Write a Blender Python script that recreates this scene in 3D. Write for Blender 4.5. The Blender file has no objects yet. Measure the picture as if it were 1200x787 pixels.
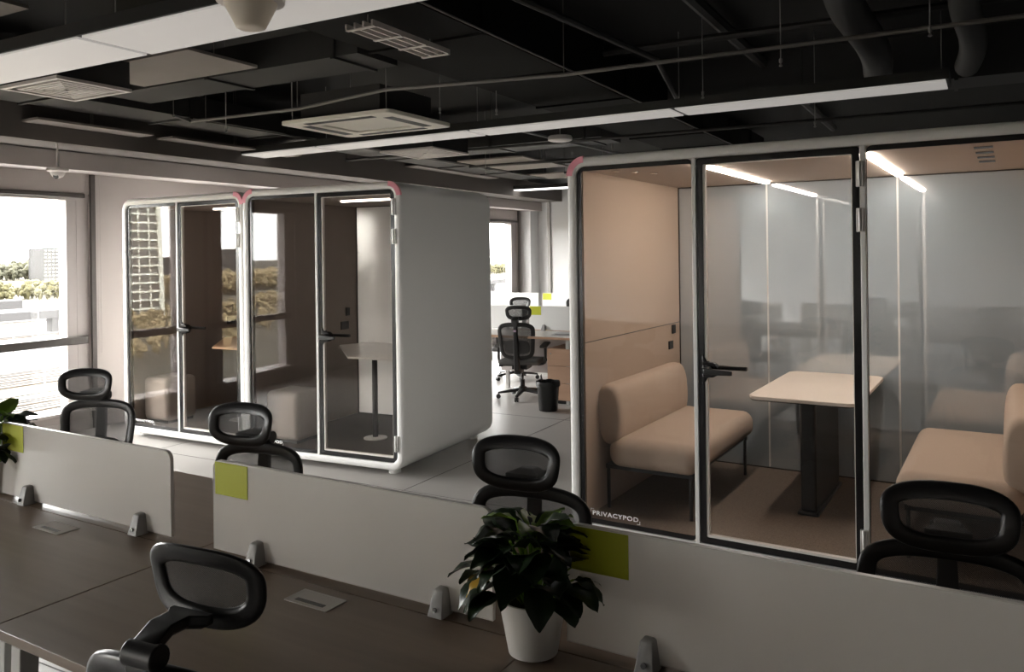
import bpy, math, random
from mathutils import Vector, Matrix
from math import sin, cos, pi, radians
random.seed(7)
sc = bpy.context.scene
col = sc.collection

# ------------------------------------------------------------------ materials
def mat(name, color=(.5, .5, .5), rough=.5, metal=0., spec=.5, coat=0., noise=None, bump=None, emit=None):
    m = bpy.data.materials.new(name); m.use_nodes = True
    nt = m.node_tree; b = nt.nodes['Principled BSDF']
    b.inputs['Base Color'].default_value = (*color, 1)
    b.inputs['Roughness'].default_value = rough
    b.inputs['Metallic'].default_value = metal
    b.inputs['Specular IOR Level'].default_value = spec
    b.inputs['Coat Weight'].default_value = coat
    if emit:
        b.inputs['Emission Color'].default_value = (*emit[0], 1)
        b.inputs['Emission Strength'].default_value = emit[1]
    tc = nt.nodes.new('ShaderNodeTexCoord')
    if noise:   # (scale, second colour, detail)
        n = nt.nodes.new('ShaderNodeTexNoise'); n.inputs['Scale'].default_value = noise[0]
        n.inputs['Detail'].default_value = noise[2] if len(noise) > 2 else 4
        mp = nt.nodes.new('ShaderNodeMapping')
        if len(noise) > 3: mp.inputs['Scale'].default_value = noise[3]
        mx = nt.nodes.new('ShaderNodeMix'); mx.data_type = 'RGBA'
        mx.inputs['A'].default_value = (*color, 1); mx.inputs['B'].default_value = (*noise[1], 1)
        nt.links.new(tc.outputs['Object'], mp.inputs['Vector']); nt.links.new(mp.outputs[0], n.inputs['Vector'])
        nt.links.new(n.outputs['Fac'], mx.inputs['Factor']); nt.links.new(mx.outputs['Result'], b.inputs['Base Color'])
    if bump:    # (scale, strength)
        n = nt.nodes.new('ShaderNodeTexNoise'); n.inputs['Scale'].default_value = bump[0]
        bm_ = nt.nodes.new('ShaderNodeBump'); bm_.inputs['Strength'].default_value = bump[1]; bm_.inputs['Distance'].default_value = .002
        nt.links.new(tc.outputs['Object'], n.inputs['Vector']); nt.links.new(n.outputs['Fac'], bm_.inputs['Height'])
        nt.links.new(bm_.outputs[0], b.inputs['Normal'])
    return m

def glass(name, f0=.045, tint=(.97, .98, .98)):
    m = bpy.data.materials.new(name); m.use_nodes = True; nt = m.node_tree; nt.nodes.clear()
    out = nt.nodes.new('ShaderNodeOutputMaterial'); mix = nt.nodes.new('ShaderNodeMixShader')
    tr = nt.nodes.new('ShaderNodeBsdfTransparent'); tr.inputs[0].default_value = (*tint, 1)
    gl = nt.nodes.new('ShaderNodeBsdfGlossy'); gl.inputs['Roughness'].default_value = 0.0
    ge = nt.nodes.new('ShaderNodeNewGeometry')
    d = nt.nodes.new('ShaderNodeVectorMath'); d.operation = 'DOT_PRODUCT'
    nt.links.new(ge.outputs['Normal'], d.inputs[0]); nt.links.new(ge.outputs['Incoming'], d.inputs[1])
    def mth(op, a, b=None):
        n = nt.nodes.new('ShaderNodeMath'); n.operation = op
        for i, v in enumerate((a, b)):
            if v is None: continue
            if isinstance(v, (int, float)): n.inputs[i].default_value = v
            else: nt.links.new(v, n.inputs[i])
        return n.outputs[0]
    c = mth('ABSOLUTE', d.outputs['Value'])
    k = mth('POWER', mth('SUBTRACT', 1.0, c), 5.0)
    fac = mth('MINIMUM', mth('ADD', mth('MULTIPLY', k, 1 - f0), f0), 1.0)
    nt.links.new(fac, mix.inputs[0]); nt.links.new(tr.outputs[0], mix.inputs[1]); nt.links.new(gl.outputs[0], mix.inputs[2])
    nt.links.new(mix.outputs[0], out.inputs[0])
    return m

def mesh_fabric(name, color, scale, open_):
    m = bpy.data.materials.new(name); m.use_nodes = True; nt = m.node_tree
    b = nt.nodes['Principled BSDF']; b.inputs['Base Color'].default_value = (*color, 1); b.inputs['Roughness'].default_value = .6
    out = nt.nodes['Material Output']
    tc = nt.nodes.new('ShaderNodeTexCoord'); sp = nt.nodes.new('ShaderNodeSeparateXYZ')
    nt.links.new(tc.outputs['Object'], sp.inputs[0])
    def mth(op, a, b=None):
        n = nt.nodes.new('ShaderNodeMath'); n.operation = op
        for i, v in enumerate((a, b)):
            if v is None: continue
            if isinstance(v, (int, float)): n.inputs[i].default_value = v
            else: nt.links.new(v, n.inputs[i])
        return n.outputs[0]
    u = mth('SINE', mth('MULTIPLY', mth('ADD', sp.outputs['X'], sp.outputs['Z']), scale))
    v = mth('SINE', mth('MULTIPLY', mth('SUBTRACT', sp.outputs['X'], sp.outputs['Z']), scale))
    h = mth('GREATER_THAN', mth('ABSOLUTE', mth('MULTIPLY', u, v)), open_)
    tr = nt.nodes.new('ShaderNodeBsdfTransparent'); mx = nt.nodes.new('ShaderNodeMixShader')
    nt.links.new(h, mx.inputs[0]); nt.links.new(b.outputs[0], mx.inputs[1]); nt.links.new(tr.outputs[0], mx.inputs[2])
    nt.links.new(mx.outputs[0], out.inputs[0])
    return m

def wood(name, c1, c2, rough=.35, sc_=(3, 40, 40), spec=.5):
    m = mat(name, c1, rough, spec=spec, noise=(1.0, c2, 8, sc_))
    return m

def frosted(name, color):
    m = bpy.data.materials.new(name); m.use_nodes = True; nt = m.node_tree; nt.nodes.clear()
    out = nt.nodes.new('ShaderNodeOutputMaterial')
    d = nt.nodes.new('ShaderNodeBsdfDiffuse'); d.inputs[0].default_value = (*color, 1)
    t = nt.nodes.new('ShaderNodeBsdfTranslucent'); t.inputs[0].default_value = (*color, 1)
    r = nt.nodes.new('ShaderNodeBsdfRefraction'); r.inputs['Color'].default_value = (.9, .9, .88, 1); r.inputs['Roughness'].default_value = .55; r.inputs['IOR'].default_value = 1.05
    g = nt.nodes.new('ShaderNodeBsdfGlossy'); g.inputs['Roughness'].default_value = .45
    m1 = nt.nodes.new('ShaderNodeMixShader'); m1.inputs[0].default_value = .45
    m2 = nt.nodes.new('ShaderNodeMixShader'); m2.inputs[0].default_value = .30
    m3 = nt.nodes.new('ShaderNodeMixShader'); m3.inputs[0].default_value = .05
    L = nt.links.new
    L(d.outputs[0], m1.inputs[1]); L(t.outputs[0], m1.inputs[2])
    L(m1.outputs[0], m2.inputs[1]); L(r.outputs[0], m2.inputs[2])
    L(m2.outputs[0], m3.inputs[1]); L(g.outputs[0], m3.inputs[2]); L(m3.outputs[0], out.inputs[0])
    return m

def painted_glass(name, color, refl):
    m = bpy.data.materials.new(name); m.use_nodes = True; nt = m.node_tree; nt.nodes.clear()
    out = nt.nodes.new('ShaderNodeOutputMaterial')
    d = nt.nodes.new('ShaderNodeBsdfDiffuse'); d.inputs[0].default_value = (*color, 1)
    g = nt.nodes.new('ShaderNodeBsdfGlossy'); g.inputs['Roughness'].default_value = .02; g.inputs['Color'].default_value = (.9, .93, .96, 1)
    mx = nt.nodes.new('ShaderNodeMixShader'); mx.inputs[0].default_value = refl
    nt.links.new(d.outputs[0], mx.inputs[1]); nt.links.new(g.outputs[0], mx.inputs[2]); nt.links.new(mx.outputs[0], out.inputs[0])
    return m

M = dict(
    white_shell=mat('white_shell', (.76, .75, .73), .32, coat=.2),
    silver=mat('silver', (.62, .61, .59), .35, metal=.7),
    chrome=mat('chrome', (.7, .7, .7), .15, metal=1),
    black=mat('black_plastic', (.012, .012, .012), .35),
    black_glass=mat('black_border', (.008, .007, .008), .2),
    gasket=mat('gasket', (.75, .70, .65), .45),
    glass=glass('clear_glass', .045),
    pod_glass=glass('pod_glass', .018, (.94, .94, .94)),
    refl_glass=glass('reflective_glass', .032, (.86, .84, .82)),
    beige_wall=mat('beige_felt', (.45, .345, .27), .85, noise=(300, (.42, .32, .25)), bump=(400, .2)),
    beige_ceiling=mat('beige_ceiling', (.42, .34, .28), .7),
    taupe_wall=mat('taupe_felt', (.26, .22, .195), .85),
    taupe_ceiling=mat('taupe_ceiling', (.33, .28, .25), .8),
    white_panel=mat('white_back_panel', (.75, .75, .74), .5),
    grey_panel=painted_glass('grey_back_glass', (.43, .50, .55), .36),
    seam=mat('seam', (.75, .76, .76), .4),
    carpet=mat('brown_carpet', (.30, .235, .18), .95, noise=(120, (.10, .075, .06), 2), bump=(300, .6)),
    dark_carpet=mat('dark_carpet', (.075, .065, .058), .95, noise=(200, (.11, .095, .085), 2)),
    beige_fabric=mat('beige_fabric', (.53, .415, .33), .9, noise=(400, (.47, .365, .29), 2), bump=(500, .4)),
    pale_fabric=mat('pale_fabric', (.42, .38, .35), .9, noise=(400, (.38, .34, .32), 2), bump=(500, .3)),
    cream_top=mat('cream_tabletop', (.80, .71, .62), .4),
    peach_top=mat('peach_tabletop', (.75, .48, .30), .4),
    white_top=mat('white_tabletop', (.82, .80, .77), .35),
    pink=mat('pink_guard', (.90, .36, .45), .4),
    strip=mat('strip_light', (1, 1, 1), .4, emit=((1, .90, .80), 7)),
    strip2=mat('strip_light_dim', (1, 1, 1), .4, emit=((1, .93, .86), 2.2)),
    wall=mat('wall_paint', (.40, .36, .34), .8),
    wall_far=mat('far_wall_paint', (.66, .66, .655), .75),
    window_metal=mat('window_metal', (.42, .38, .365), .5),
    window_dark=mat('window_rail_metal', (.07, .06, .055), .5),
    floor=mat('floor_vinyl', (.42, .40, .375), .42, noise=(2.5, (.38, .36, .34), 6)),
    joint=mat('floor_joint', (.12, .11, .10), .7),
    ceiling=mat('black_ceiling', (.010, .0095, .009), .85),
    duct=mat('dark_duct', (.013, .012, .0115), .6),
    duct_mid=mat('mid_duct', (.026, .024, .023), .6),
    lit_slab=mat('lit_slab_tone', (.24, .21, .19), .7, noise=(3, (.19, .165, .145), 3)),  # pale tone stands for ceiling slab lit by the windows
    conduit=mat('conduit', (.15, .14, .13), .4),
    rod=mat('rod', (.25, .24, .23), .4),
    lamp_body=mat('lamp_body', (.35, .33, .31), .5),
    diffuser=mat('lamp_diffuser', (.52, .50, .48), .6, emit=((1, .95, .9), .045)),
    diffuser_bright=mat('lamp_diffuser_bright', (.8, .8, .8), .6, emit=((1, .98, .95), .6)),
    vent_white=mat('vent_white', (.62, .58, .55), .5),
    vent_cream=mat('vent_cream', (.85, .80, .70), .5),
    cam_white=mat('camera_white', (.80, .72, .60), .35),
    dark_lens=mat('dark_lens', (.02, .02, .02), .1),
    desk=wood('dark_wood_top', (.135, .092, .060), (.25, .175, .122), .36, (1.2, 22, 22)),
    desk_edge=mat('desk_edge', (.03, .02, .015), .4),
    desk_light=mat('pale_desk_top', (.62, .58, .54), .3),
    ped_wood=wood('pedestal_wood', (.42, .25, .16), (.52, .33, .22), .5, (2, 2, 20)),
    screen=frosted('frosted_screen', (.90, .87, .83)),
    frost_back=frosted('frosted_back_panel', (.88, .88, .87)),
    screen_edge=mat('screen_edge', (.75, .72, .68), .3),
    lime=mat('lime_panel', (.50, .53, .012), .45),
    clamp=mat('clamp_metal', (.34, .33, .32), .5, metal=.2),
    port=mat('port_metal', (.50, .46, .42), .5, metal=.1),
    leg_white=mat('leg_white', (.55, .54, .52), .45),
    chair_black=mat('chair_black', (.013, .012, .012), .33),
    chair_grey=mat('chair_backing', (.20, .19, .18), .4),
    chair_mesh=mesh_fabric('chair_mesh', (.045, .043, .042), 850, .68),
    chair_lumbar=mat('chair_lumbar', (.10, .098, .095), .9, bump=(600, .4)),
    chair_tag=mat('chair_tag', (.45, .30, .42), .4),
    pot=mat('white_pot', (.74, .71, .67), .35),
    soil=mat('soil', (.05, .035, .025), .95),
    leaf=mat('leaf_dark', (.010, .022, .008), .33, noise=(25, (.016, .034, .010), 2)),
    leaf2=mat('leaf_light', (.20, .34, .03), .4, noise=(25, (.12, .23, .02), 2)),
    leaf3=mat('leaf_yellow', (.55, .33, .03), .45),
    ground=mat('ground_soil', (.055, .044, .028), .95, noise=(.03, (.038, .034, .018), 6)),
    yard=mat('yard_gravel', (.032, .030, .028), .95, noise=(.15, (.018, .016, .015), 6)),
    road=mat('pale_road', (.05, .049, .048), .9),
    ballast=mat('ballast', (.027, .019, .012), .95, noise=(1.5, (.017, .012, .008), 3)),
    rail=mat('rail_steel', (.035, .032, .03), .5, metal=.5),
    concrete=mat('viaduct_concrete', (.021, .020, .020), .8),
    tree_olive=mat('tree_olive', (.055, .048, .016), .95, noise=(.25, (.032, .030, .011), 6)),
    tree_far=mat('tree_far', (.045, .044, .024), .95, noise=(.15, (.026, .026, .015), 6)),
    tree_brown=mat('tree_brown', (.50, .40, .22), .95, noise=(.6, (.15, .115, .07), 8)),
    field=mat('green_field', (.045, .052, .018), .95),
    bldg_grey=mat('building_grey', (.016, .015, .0145), .8, noise=(.3, (.012, .011, .011), 5)),
    tower_glass=mat('tower_window', (.09, .10, .085), .4, noise=(.6, (.22, .19, .17), 3)),
    tower_white=mat('tower_frame', (.90, .91, .80), .6),
    yellow=mat('yellow_roof', (.75, .50, .03), .6),
    mast=mat('mast_steel', (.10, .09, .09), .6),
    white_text=mat('white_lettering', (.85, .85, .85), .4),
    blind=mat('blind_fabric', (.38, .34, .32), .8),
    bin=mat('bin_plastic', (.010, .010, .010), .25),
    paper=mat('paper', (.55, .53, .52), .7),
)

# ------------------------------------------------------------------ mesh helpers
class MB:
    def __init__(s): s.v = []; s.f = []; s.mi = []; s.cur = 0
    def add(s, vs, fs):
        b = len(s.v); s.v += [tuple(v) for v in vs]; s.f += [tuple(i + b for i in f) for f in fs]; s.mi += [s.cur] * len(fs); return s
    def box(s, x0, x1, y0, y1, z0, z1):
        vs = [(x0, y0, z0), (x1, y0, z0), (x1, y1, z0), (x0, y1, z0), (x0, y0, z1), (x1, y0, z1), (x1, y1, z1), (x0, y1, z1)]
        return s.add(vs, [(0, 3, 2, 1), (4, 5, 6, 7), (0, 1, 5, 4), (1, 2, 6, 5), (2, 3, 7, 6), (3, 0, 4, 7)])
    def loops(s, ls, close_end=True, cyc=False):
        n = len(ls[0]); vs = [p for l in ls for p in l]; fs = []
        m = len(ls)
        for i in range(m if cyc else m - 1):
            a = i * n; b = ((i + 1) % m) * n
            for j in range(n):
                k = (j + 1) % n; fs.append((a + j, a + k, b + k, b + j))
        if close_end and not cyc:
            fs.append(tuple(range(n))[::-1]); fs.append(tuple((m - 1) * n + j for j in range(n)))
        return s.add(vs, fs)
    def prism(s, pts, ax, d0, d1):   # pts 2D ; ax = axis of extrusion
        def P(p, d):
            return {'x': (d, p[0], p[1]), 'y': (p[0], d, p[1]), 'z': (p[0], p[1], d)}[ax]
        return s.loops([[P(p, d0) for p in pts], [P(p, d1) for p in pts]])
    def frame(s, outer, inner, ax, d0, d1):
        def P(p, d):
            return {'x': (d, p[0], p[1]), 'y': (p[0], d, p[1]), 'z': (p[0], p[1], d)}[ax]
        return s.loops([[P(p, d0) for p in outer], [P(p, d1) for p in outer], [P(p, d1) for p in inner], [P(p, d0) for p in inner]], cyc=True)
    def tube(s, pts, r, n=10, caps=True):
        pts = [Vector(p) for p in pts]; ls = []
        rs = r if isinstance(r, (list, tuple)) else [r] * len(pts)
        up = None
        for i, p in enumerate(pts):
            d = (pts[min(i + 1, len(pts) - 1)] - pts[max(i - 1, 0)]).normalized()
            if up is None:
                up = Vector((0, 0, 1)) if abs(d.z) < .9 else Vector((1, 0, 0))
            a = d.cross(up).normalized(); b = a.cross(d).normalized(); up = b
            ls.append([p + a * rs[i] * cos(2 * pi * k / n) + b * rs[i] * sin(2 * pi * k / n) for k in range(n)])
        return s.loops(ls, caps)
    def lathe(s, prof, c=(0, 0, 0), n=24):
        ls = [[(c[0] + r * cos(2 * pi * k / n), c[1] + r * sin(2 * pi * k / n), c[2] + z) for k in range(n)] for r, z in prof]
        return s.loops(ls)
    def rbox(s, x0, x1, y0, y1, z0, z1, r=.03, n=6):
        """box with fully rounded edges (superellipsoid-like cushion)"""
        cx, cy, cz = (x0 + x1) / 2, (y0 + y1) / 2, (z0 + z1) / 2
        hx, hy, hz = (x1 - x0) / 2, (y1 - y0) / 2, (z1 - z0) / 2
        r = min(r, hx * .99, hy * .99, hz * .99)
        ls = []
        def rr(inset, z):
            ex, ey = hx - r, hy - r; rad = r - inset; out = []
            for q, (sx, sy) in enumerate(((1, 1), (-1, 1), (-1, -1), (1, -1))):
                for k in range(n + 1):
                    a = (q + k / n) * pi / 2
                    out.append((cx + sx * ex + rad * cos(a), cy + sy * ey + rad * sin(a), z))
            return out
        for k in range(n + 1):
            a = -pi / 2 + k / n * pi / 2; ls.append(rr(r - r * cos(a) * .999, cz - (hz - r) + r * sin(a)))
        for k in range(n + 1):
            a = k / n * pi / 2; ls.append(rr(r - r * cos(a) * .999, cz + (hz - r) + r * sin(a)))
        return s.loops(ls)
    def build(s, name, m, parent=None, bevel=0, smooth=True, loc=None, ang=40):
        me = bpy.data.meshes.new(name); me.from_pydata(s.v, [], s.f)
        ms = m if isinstance(m, (list, tuple)) else [m]
        for q in ms: me.materials.append(q)
        for p, i in zip(me.polygons, s.mi): p.material_index = i
        import bmesh
        bm = bmesh.new(); bm.from_mesh(me); bmesh.ops.recalc_face_normals(bm, faces=bm.faces[:]); bm.to_mesh(me); bm.free()
        if smooth:
            for p in me.polygons: p.use_smooth = True
            me.set_sharp_from_angle(angle=radians(ang))
        o = bpy.data.objects.new(name, me); col.objects.link(o)
        if parent is not None: o.parent = parent
        if loc is not None: o.location = loc
        if bevel:
            b = o.modifiers.new('bevel', 'BEVEL'); b.width = bevel; b.segments = 2; b.limit_method = 'ANGLE'
        return o

def rrect(x0, x1, z0, z1, r, n=6):
    r = max(r, .0005); out = []
    for q, (cx, cz) in enumerate(((x1 - r, z1 - r), (x0 + r, z1 - r), (x0 + r, z0 + r), (x1 - r, z0 + r))):
        for k in range(n + 1):
            a = (q + k / n) * pi / 2; out.append((cx + r * cos(a), cz + r * sin(a)))
    return out

def tag(o, label=None, cat=None, group=None, kind=None):
    if label: o['label'] = label
    if cat: o['category'] = cat
    if group: o['group'] = group
    if kind: o['kind'] = kind
    return o
def thing(name, label, cat, loc=(0, 0, 0), rz=0, group=None):
    o = bpy.data.objects.new(name, None); o.empty_display_size = .1; col.objects.link(o)
    o.location = loc; o.rotation_euler = (0, 0, rz); return tag(o, label, cat, group)
def copy_tree(o, parent=None):
    c = o.copy(); col.objects.link(c)
    if parent is not None: c.parent = parent
    for ch in list(o.children): copy_tree(ch, c)
    return c
def struct(o): o['kind'] = 'structure'; return o

# ------------------------------------------------------------------ room
XW = -7.6; YF = 14.5; XR = 4.6; YB = -4.4; ZC = 3.45
ZS, ZT = .21, 2.30
mb = MB(); mb.box(XW - .3, XR + .2, YB - .2, YF + .2, -.12, 0)
struct(mb.build('floor', M['floor']))
mb = MB()
for y in (-.9, 2.0 + 0, 4.69, 7.4, 10.1, 12.8):
    mb.box(XW, XR, y - .003, y + .003, .0002, .0012)
for x in (-6.2, -3.5, -.8, 1.9):
    mb.box(x - .003, x + .003, YB, YF, .0002, .0012)
struct(mb.build('trim_1', M['joint']))
mb = MB(); mb.box(XW - .3, XR + .2, YB - .2, YF + .2, ZC, ZC + .15)
struct(mb.build('ceiling', M['ceiling']))
wins = [(-4.1, -1.68), (1.36, 3.26), (3.88, 4.81), (5.78, 6.50), (7.07, 8.05), (8.67, 9.65), (10.27, 11.25), (12.72, 13.78)]  # first one is unseen, added behind the camera to light the desk screens
mb = MB()
e = YB - .2
for a, b in wins:
    a -= .22 if a > 3.8 else .22; b += .24
    mb.box(XW - .25, XW, e, a, 0, ZC); mb.box(XW - .25, XW, a, b, 0, ZS - .03); mb.box(XW - .25, XW, a, b, ZT + .03, ZC); e = b
mb.box(XW - .25, XW, e, YF + .2, 0, ZC)
struct(mb.build('wall_left', M['wall']))
mb = MB(); mb.box(XW, XR + .2, YF, YF + .2, 0, ZC)
struct(mb.build('wall_back', M['wall_far']))
mb = MB(); mb.box(XR, XR + .2, YB - .2, YF, 0, ZC)
struct(mb.build('wall_right', mat('right_wall_paint', (.18, .175, .17), .8)))
mb = MB(); mb.box(XW, XR, YB - .2, YB, 0, ZC)
struct(mb.build('wall_front', mat('front_wall_paint', (.84, .81, .78), .8)))  # unseen wall, whitened to bounce fill light onto the desk area
mb = MB(); mb.box(XW, XW + .012, YB, YF, 0, .1); struct(mb.build('baseboard_left', M['window_metal']))
mb = MB(); mb.box(XW + .012, XR, YF - .012, YF, 0, .1); struct(mb.build('baseboard_back', M['window_metal']))
# bulkhead running along the window wall, pale below and brown-grey above
mb = MB(); mb.box(XW, XW + .30, YB, YF, 2.53, 2.70); struct(mb.build('trim_2', M['wall'], bevel=.006))
mb = MB(); mb.box(XW + .0, XW + .75, YB, YF, 2.705, 3.0); struct(mb.build('trim_3', mat('bulkhead_brown', (.11, .095, .085), .7)))
# corner column and conduit at the far wall
mb = MB(); mb.box(XW, XW + .22, YF - .35, YF, 0, 2.53); struct(mb.build('trim_4', M['wall_far'], bevel=.01))
for i, (a, b) in enumerate(wins):
    w = bpy.data.objects.new('window_%d' % (i + 1), None); col.objects.link(w); w.location = (XW, (a + b) / 2, ZS); w['kind'] = 'structure'
    c = (a + b) / 2; h = (b - a) / 2; x0 = -.14
    f = MB()
    # jamb panels either side, head and sill
    f.box(x0, -.01, -h - .10, -h, 0, ZT - ZS); f.box(x0, -.01, h, h + .10, 0, ZT - ZS)
    f.box(x0, -.03, -h - .224, -h - .112, 0, ZT - ZS + .034); f.box(x0, -.03, h + .112, h + .244, 0, ZT - ZS + .034)
    f.box(x0, .0, -h - .1, h + .1, ZT - ZS - .035, ZT - ZS + .034)
    f.build('window_frame', M['window_metal'], w, bevel=.004)
    f = MB(); f.box(x0 + .01, -.06, -h - .112, -h - .10, 0, ZT - ZS); f.box(x0 + .01, -.06, h + .10, h + .112, 0, ZT - ZS)
    f.build('window_gasket', M['window_dark'], w)
    f = MB(); f.box(-.24, .06, -h - .215, h + .235, -.03, .0); f.build('window_sill', M['window_metal'], w, bevel=.004)
    f = MB(); f.box(-.09, .02, -h - .10, h + .20, .64, .715); f.build('window_rail', M['window_dark'], w, bevel=.006)
    f = MB(); f.box(-.105, -.095, -h, h, .0, ZT - ZS - .035); f.build('window_pane', M['glass'], w)
    if not 5 < a < 12:
        f = MB(); f.box(.001, .05, -h - .16, h + .16, ZT - ZS - .01, ZT - ZS + .03); f.build('blind_rail', M['window_dark'], w, bevel=.004)
        f = MB(); f.box(.001, .035, -h - .16, h + .16, ZT - ZS + .032, 2.53 - ZS); f.build('blind_box', M['blind'], w, bevel=.004)
        f = MB(); f.tube([(.03, h + .30, 2.50 - ZS), (.03, h + .30, .75 - ZS)], .0022, 5); f.tube([(.03, h + .33, 2.50 - ZS), (.03, h + .33, .75 - ZS)], .0022, 5)
        f.tube([(.03, h + .30 + .015 - .015 * cos(t), .75 - ZS - .015 * sin(t)) for t in [pi * k / 6 for k in range(7)]], .0022, 5)
        f.build('blind_cord', M['window_metal'], w)
    # dark vertical edge strip beside the frame
    if not 5 < a < 12: f = MB(); f.box(.001, .03, h + .235, h + .28, -ZS, 2.53 - ZS); f.build('edge_strip', M['window_dark'], w)
mb = MB(); mb.box(-7.16, -7.10, YF - .05, YF - .001, .0, 2.9)
tag(mb.build('cable_trunking', M['lamp_body'], bevel=.005), 'thin grey vertical cable trunking on the white far wall', 'trunking')

# ------------------------------------------------------------------ ceiling services
def fixture(label, X0, X1, Y0, Y1, Z, segs, dm, group='linear ceiling lamps', rz=0):
    t = thing('linear_ceiling_lamp', label, 'ceiling lamp', ((X0 + X1) / 2, (Y0 + Y1) / 2, Z), rz, group)
    cx, cy = (X0 + X1) / 2, (Y0 + Y1) / 2
    b = MB(); b.box(X0 - cx, X1 - cx, Y0 - cy, Y1 - cy, .012, .08); b.build('lamp_body', M['duct'], t)
    n = len(segs) - 1
    for i in range(n):
        d = MB(); d.box(segs[i] - cx + .02, segs[i + 1] - cx - .02, Y0 - cy + .012, Y1 - cy - .012, 0, .0119); d.build('diffuser', dm, t, bevel=.002)
    for i in range(n + 1):
        x = min(max(segs[i], X0 + .05), X1 - .05)
        r = MB(); r.tube([(x - cx, 0, .08), (x - cx, 0, ZC - Z)], .004, 6); r.build('hanger_rod', M['rod'], t)
    return t
fixture('wide pale linear ceiling lamp in the upper left, cone-shaped fitting beside it', -7.67 + .3, -.2, 2.515, 2.945, 2.8, [-7.37, -5.8, -3.87, -1.95, -.2], M['diffuser'])
fixture('long linear ceiling lamp crossing above the glass booths to its free right end', -7.5, -.035, 6.225, 6.585, 2.8, [-7.5, -5.76, -3.88, -1.95, -.035], M['diffuser'], rz=-.03)
fixture('bright linear ceiling lamp seen through the gap between the booths, near the far wall', -7.3, -3.2, 12.5, 12.75, 2.8, [-7.3, -5.2, -3.2], M['diffuser_bright'])

def duct(label, pts, r, m, group=None, name='air_duct', n=16):
    b = MB(); b.tube(pts, r, n); o = b.build(name, m); return tag(o, label, 'duct', group)
def rect_duct(label, x0, x1, y0, y1, z0, z1, m, name='air_duct', cat='duct', group=None):
    b = MB(); b.box(x0, x1, y0, y1, z0, z1)
    if name == 'air_duct':   # flanges
        L = (y1 - y0) > (x1 - x0); a0, a1 = (y0, y1) if L else (x0, x1); k = a0 + 1.2
        while k < a1 - .1:
            if L: b.box(x0 - .015, x1 + .015, k - .015, k + .015, z0 - .015, z1)
            else: b.box(k - .015, k + .015, y0 - .015, y1 + .015, z0 - .015, z1)
            k += 1.2
    return tag(b.build(name, m), label, cat, group)
rect_duct('large black rectangular duct with a thin lit lower edge running away above the gap', -3.35, -2.5, 3.0, 12.3, 3.02, 3.35, mat('matt_black_duct', (.0055, .0052, .005), .9, spec=.2))
rect_duct('dark rectangular duct running away above the leftmost booth', -6.6, -6.05, -1, 12.2, 2.95, 3.15, M['duct'])
rect_duct('black cross duct high behind the long lamp', -6.0, -3.4, 8.2, 8.8, 2.95, 3.2, M['duct'])
rect_duct('black cross duct above the large meeting booth', -2.4, 4.3, 7.45, 7.95, 3.05, 3.45, M['duct_mid'])
rect_duct('black cross duct above the leftmost booths close to the pale boards', -6.0, -3.4, 4.12, 4.55, 3.0, 3.2, M['duct'])
for i, (x, y0, y1, s_) in enumerate([(-.55, 3.6, 7.2, .105), (.08, 3.9, 7.3, .085)]):
    pts = [(x + .03 * sin(k * .08), y0 + (y1 - y0) * k / 120, 3.14 - .03 * cos(k * .05)) for k in range(121)]
    duct(['fat black flexible duct above the meeting booth, left of the two', 'thinner black flexible duct above the right end of the booth'][i], pts, [s_ + (.005 if k % 2 else 0) for k in range(121)], M['duct_mid'], name='flexible_duct')
patches = [(-7.9 + .31 + .75, -6.61, 3.95, 5.05, 'pale patch painted as window-lit slab left of the dark duct by the window'),
          (-7.9 + .31 + .75, -6.61, 5.25, 7.0, 'second pale patch painted as window-lit slab beside the dark duct'),
          (-5.45, -4.25, 3.50, 4.08, 'pale patch painted as window-lit slab between the lamp and the square air conditioner'),
          (-5.2, -4.25, 2.2, 2.5, 'pale patch painted as window-lit slab left of the wide lamp at the top left corner'),
          (-6.84, -6.62, 9.3, 11.6, 'pale patch painted as window-lit slab above the white booth side'),
          (-5.9, -4.9, 9.2, 10.6, 'pale patch painted as window-lit slab above the small grille of the far ceiling'),
          (-6.0, -4.6, 11.4, 12.2, 'small pale patch painted as window-lit slab before the far bright lamp')]
for x0, x1, y0, y1, lb in patches:  # window light on the black slab, put in as separate pale sheets
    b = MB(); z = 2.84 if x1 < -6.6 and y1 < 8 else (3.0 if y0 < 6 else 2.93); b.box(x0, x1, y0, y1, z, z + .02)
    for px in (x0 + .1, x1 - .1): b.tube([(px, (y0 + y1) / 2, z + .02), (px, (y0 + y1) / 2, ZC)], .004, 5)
    tag(b.build('lit_slab_patch', M['lit_slab']), lb, 'ceiling board', 'pale boards painted as window-lit slab under the open ceiling')
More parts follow.
